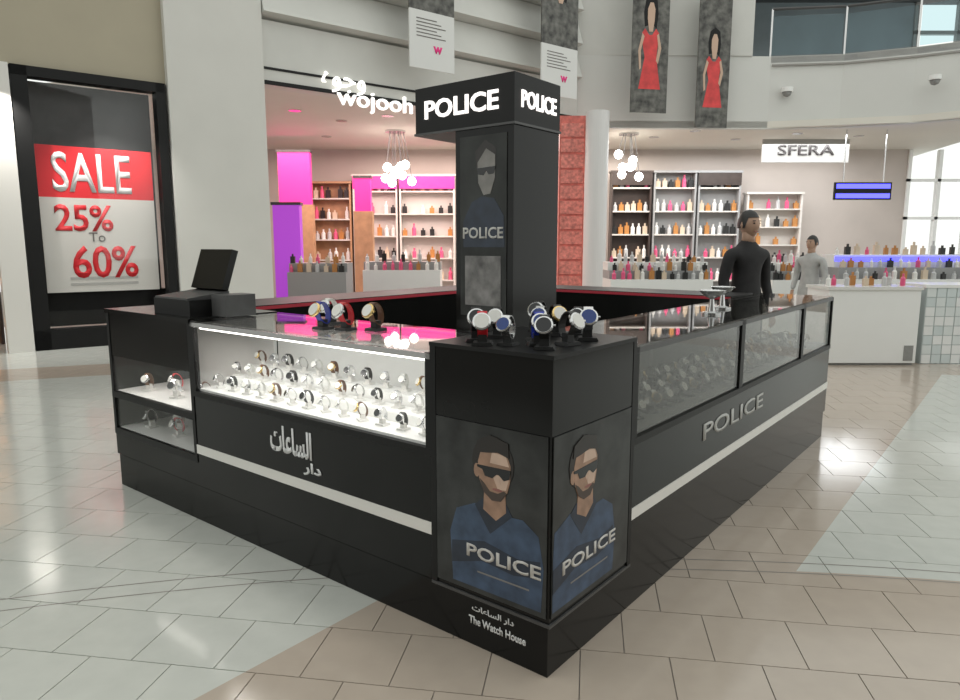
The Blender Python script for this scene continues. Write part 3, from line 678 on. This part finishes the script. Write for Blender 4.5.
gondola(846, 975, 10.8, [1.02, 1.20, 1.40], 'stepped gondola with a blue glowing edge at the right', 'gondola with the blue glowing edge', 'bottles on the blue edged gondola', per=13, led=LEDB)
gondola(286, 345, 14.2, [1.00, 1.18], 'low grey gondola of bottles at the left of the shop entrance', 'grey gondola at the entrance', 'bottles on the left entrance gondola', body=GR, per=7, s=1.0)
gondola(362, 440, 15.4, [1.00, 1.18], 'low white gondola of bottles left of the sign tower', 'white gondola left of the tower', 'bottles on the right entrance gondola', per=9, s=1.0)
# white counter and pale mosaic counter at the right
a = local(833, 8.9); b = local(926, 8.9); W = b.x-a.x
wc = thing('service_counter', 'plain white service counter beyond the right end of the kiosk', 'counter', (a.x, a.y, 0))
part('body', MB().box(0, W, 0, .6, .03, .98), WHITE, wc); part('worktop', MB().box(-.02, W+.02, -.02, .62, .98, 1.02), mat('counter_top', (.70, .69, .66), .2), wc); part('toe_kick', MB().box(.02, W-.02, .03, .58, 0, .03), MGREY, wc)
part('vent_grille', MB().box(W-.16, W-.04, -.006, 0, .06, .26), MGREY, wc)
for k in range(9): bottle(Vector((a.x+.1+(W-.2)*k/8, a.y+.25+.1*(k % 2), 1.02)), 'on the plain white service counter, %s in its row' % ['leftmost', 'second', 'third', 'fourth', 'fifth', 'sixth', 'seventh', 'eighth', 'rightmost'][k], 'bottles on the white counter', .75)
a = local(931, 9.02); mc = thing('mosaic_counter', 'pale glittering mosaic counter at the right edge', 'counter', (a.x, a.y, 0))
part('core', MB().box(0, 1.3, 0, .6, 0, 1.0), mat('mosaic_grout', (.45, .50, .50), .5), mc); part('worktop', MB().box(-.02, 1.32, -.02, .62, 1.0, 1.04), WHITE, mc)
MOS = [mat('mosaic_%d' % k, c, .12) for k, c in enumerate(((.68, .72, .71), (.60, .66, .66), (.78, .79, .78)))]
mms = []
for m in MOS:
    me = MB().box(-.058, .058, -.008, 0, -.058, .058).mesh('mosaic_tile'); me.materials.append(m); mms.append(me)
for i in range(10):
    for j in range(8): link('mosaic_tile', random.choice(mms), None, mc, (.067+.13*i, 0, .065+.125*j))
# shop signs at the right
sg = at(806, 150, 19.0); o = thing('shop_sign', 'SFERA shop sign in dark letters on a pale fascia', 'sign', sg)
part('board', MB().box(-1.15, 1.15, 0, .06, -.32, .32), mat('pale_fascia', (.36, .35, .33), .5), o); text('lettering', 'SFERA', o, (0, -.001, 0), .27, mat('dark_letter', (.08, .07, .07), .4), .03, .01, 1.5)
for x in (-.9, .86): part('hanger', MB().box(x, x+.04, .02, .05, .32, zc-sg.z), STEEL, o)
sg = at(863, 191, 17.4); o = thing('led_sign', 'blue glowing two line LED sign hanging under the ceiling', 'sign', sg)
part('board', MB().box(-.70, .70, 0, .06, -.21, .21), BLACKM, o); part('light_bar', MB().box(-.66, .66, -.012, 0, .06, .17), LEDB, o); part('light_bar', MB().box(-.66, .66, -.012, 0, -.17, -.06), LEDB, o)
for x in (-.5, .48): part('hanger', MB().box(x, x+.02, .02, .04, .21, zc-sg.z), STEEL, o)
# security domes on the bulkhead
for px, py, lb in ((787, 92, 'small white security dome on the bulkhead near the banners'), (935, 80, 'small white security dome on the bulkhead at the far right')):
    Y = 17.0 if px < 850 else 15.9
    p = at(px, py, Y); o = thing('security_dome', lb, 'camera', p)
    part('mount', MB().lathe([(.13, 0), (.13, .10)], 16), WHITE, o); part('dome', MB().lathe([(.02, -.11), (.08, -.08), (.11, 0)], 16), MGREY, o, smooth=True)
# warm lit shelf in the dark shop at the left edge
p = P0+wd*(s28-1.5)+Vector((-wd.y, wd.x, 0))*1.1
ws = thing('shelf_unit', 'dark wooden shelf with warm lit shoes boxes at the left edge', 'shelving', (p.x, p.y, 0), AW)
ws['label'] = 'dark wooden shelf unit with warm lights at the left edge'
part('back', MB().box(0, 1.2, .3, .34, 0, 3.2), TANW, ws)
for x in (0, 1.15): part('side', MB().box(x, x+.05, 0, .3, 0, 3.2), DARKW, ws)
for k in range(5):
    part('shelf', MB().box(.05, 1.15, 0, .3, .4+.62*k, .45+.62*k), TANW, ws)
    part('light_bar', MB().box(.1, 1.1, .25, .28, .38+.62*k+.0, .40+.62*k), mat('warm_bar', (1, .7, .4), .4, emit=(1, .55, .22), estr=5), ws)

# ------------------------------------------------------------------ standing man behind the kiosk
def skin_body(name, joints, edges, m, root=0, sub=2, parent=None, loc=(0, 0, 0), rz=0):
    me = bpy.data.meshes.new(name); me.from_pydata([j[0] for j in joints], edges, []); me.materials.append(m)
    o = bpy.data.objects.new(name, me); COL.objects.link(o); o.parent = parent; o.location = loc; o.rotation_euler = (0, 0, rz)
    o.modifiers.new('Skin', 'SKIN').use_smooth_shade = True; s = o.modifiers.new('Sub', 'SUBSURF'); s.levels = s.render_levels = sub
    for i, j in enumerate(joints): me.skin_vertices[0].data[i].radius = j[1]
    me.skin_vertices[0].data[root].use_root = True
    dg = bpy.context.evaluated_depsgraph_get(); nm = bpy.data.meshes.new_from_object(o.evaluated_get(dg))
    o.modifiers.clear(); o.data = nm
    return o
CLOTH = mat('black_clothing', (.014, .013, .014), .8, noise=.3, nscale=12); SK = mat('skin', (.42, .26, .18), .5, noise=.06, nscale=20); HR = mat('black_hair', (.012, .010, .009), .5)
def person(loc, rz, h, label, CLOTH=CLOTH):
    k = h/1.78
    J = lambda x, y, z, a, b=None: ((x*k, y*k, z*k), (a*k, (b or a)*k))
    p = thing('person', label, 'person', loc, rz)
    body = [J(0, 0, .95, .15, .11), J(0, 0, 1.15, .14, .10), J(0, 0, 1.36, .17, .11), J(0, .01, 1.47, .10, .08), J(0, .0, 1.56, .052),
            J(.20, 0, 1.42, .062), J(.25, .02, 1.16, .048), J(.24, -.08, .94, .036), J(-.20, 0, 1.42, .062), J(-.25, .02, 1.16, .048), J(-.22, -.10, .95, .036),
            J(.10, 0, .88, .095), J(.11, -.02, .50, .068), J(.11, .02, .10, .045), J(.12, -.13, .045, .040), J(-.10, 0, .88, .095), J(-.11, -.02, .50, .068), J(-.11, .02, .10, .045), J(-.12, -.13, .045, .040)]
    E = [(0, 1), (1, 2), (2, 3), (3, 4), (2, 5), (5, 6), (6, 7), (2, 8), (8, 9), (9, 10), (0, 11), (11, 12), (12, 13), (13, 14), (0, 15), (15, 16), (16, 17), (17, 18)]
    skin_body('body', body, E, CLOTH, 0, 2, p)
    part('neck', MB().lathe([(.060*k, 1.515*k), (.055*k, 1.55*k), (.055*k, 1.62*k)], 14), SK, p, smooth=True)
    # head: profiled ellipsoid with a face
    m = MB(); n = 20; rings = 14; prof = []
    for i in range(rings+1):
        t = math.pi*i/rings; z = -math.cos(t); r = math.sin(t)
        for q in range(n):
            a = 2*math.pi*q/n; x, y = math.cos(a)*r*.075, math.sin(a)*r*.095
            if z < 0: x *= 1+.30*z; y = y*(1+.10*z)-.012*(-z)
            fr = max(0, -math.sin(a))
            y -= .010*fr**8*math.exp(-((z+.12)/.16)**2)*1.6*r if fr else 0
            m.v.append((x*k, y*k, (1.665+z*.118)*k))
    for i in range(rings):
        for q in range(n): m.f.append((i*n+q, i*n+(q+1) % n, (i+1)*n+(q+1) % n, (i+1)*n+q))
    hd = part('head', m, SK, p, smooth=True)
    hm = MB()
    for i in range(7):
        t = math.pi*(.42+.58*i/6); z = -math.cos(t); r = math.sin(t)
        for q in range(n):
            a = 2*math.pi*q/n; f = max(0, -math.sin(a)); zz_ = z
            if f > .5 and i < 3: zz_ = max(z, .45)
            rr_ = math.sqrt(max(0, 1-zz_*zz_))
            hm.v.append((math.cos(a)*rr_*.083*k, (math.sin(a)*rr_*.104+.006)*k, (1.668+zz_*.127)*k))
    for i in range(6):
        for q in range(n): hm.f.append((i*n+q, i*n+(q+1) % n, (i+1)*n+(q+1) % n, (i+1)*n+q))
    part('hair', hm, HR, p, smooth=True)
    for s in (-1, 1):
        part('eye', MB().lathe([(.004*k, -.006*k), (.011*k, 0), (.004*k, .006*k)], 8), BLACKM, hd, (s*.030*k, -.084*k, 1.675*k))
        part('ear', MB().lathe([(.006*k, -.028*k), (.014*k, 0), (.006*k, .028*k)], 8), SK, hd, (s*.077*k, .004*k, 1.66*k))
    part('mouth', MB().box(-.022*k, .022*k, -.090*k, -.080*k, 1.602*k, 1.609*k), mat('lip', (.30, .12, .10), .5), hd)
    part('brow', MB().box(-.046*k, -.016*k, -.090*k, -.082*k, 1.693*k, 1.699*k).box(.016*k, .046*k, -.090*k, -.082*k, 1.693*k, 1.699*k), HR, hd)
    for s in (-1, 1):
        hx, hy, hz = (.24 if s > 0 else -.22), (-.08 if s > 0 else -.10), .94
        JJ = [J(hx, hy, hz+.02, .026, .018), J(hx, hy-.01, hz-.06, .038, .016)]; EE = [(0, 1)]
        for f in range(4):
            fx = (-.027+.018*f); ln = (.065, .078, .074, .058)[f]; b = len(JJ)
            JJ += [J(hx+fx, hy-.012, hz-.10, .0095), J(hx+fx, hy-.022, hz-.10-ln*.5, .009), J(hx+fx, hy-.012+.004, hz-.10-ln, .0075)]; EE += [(1, b), (b, b+1), (b+1, b+2)]
        b = len(JJ); JJ += [J(hx-s*.035, hy-.025, hz-.06, .011), J(hx-s*.042, hy-.04, hz-.10, .009)]; EE += [(0, b), (b, b+1)]
        skin_body('hand', JJ, EE, SK, 0, 1, p)
    return p
p = local(748, 6.35); person((p.x, p.y, 0), math.radians(25), 1.85, 'man with dark hair in black clothes standing behind the kiosk')
p = local(812, 10.2); person((p.x, p.y, 0), math.radians(-60), 1.68, 'distant shopper in light grey clothes between the two right hand gondolas', mat('light_grey_clothing', (.40, .40, .39), .8, noise=.1, nscale=12))
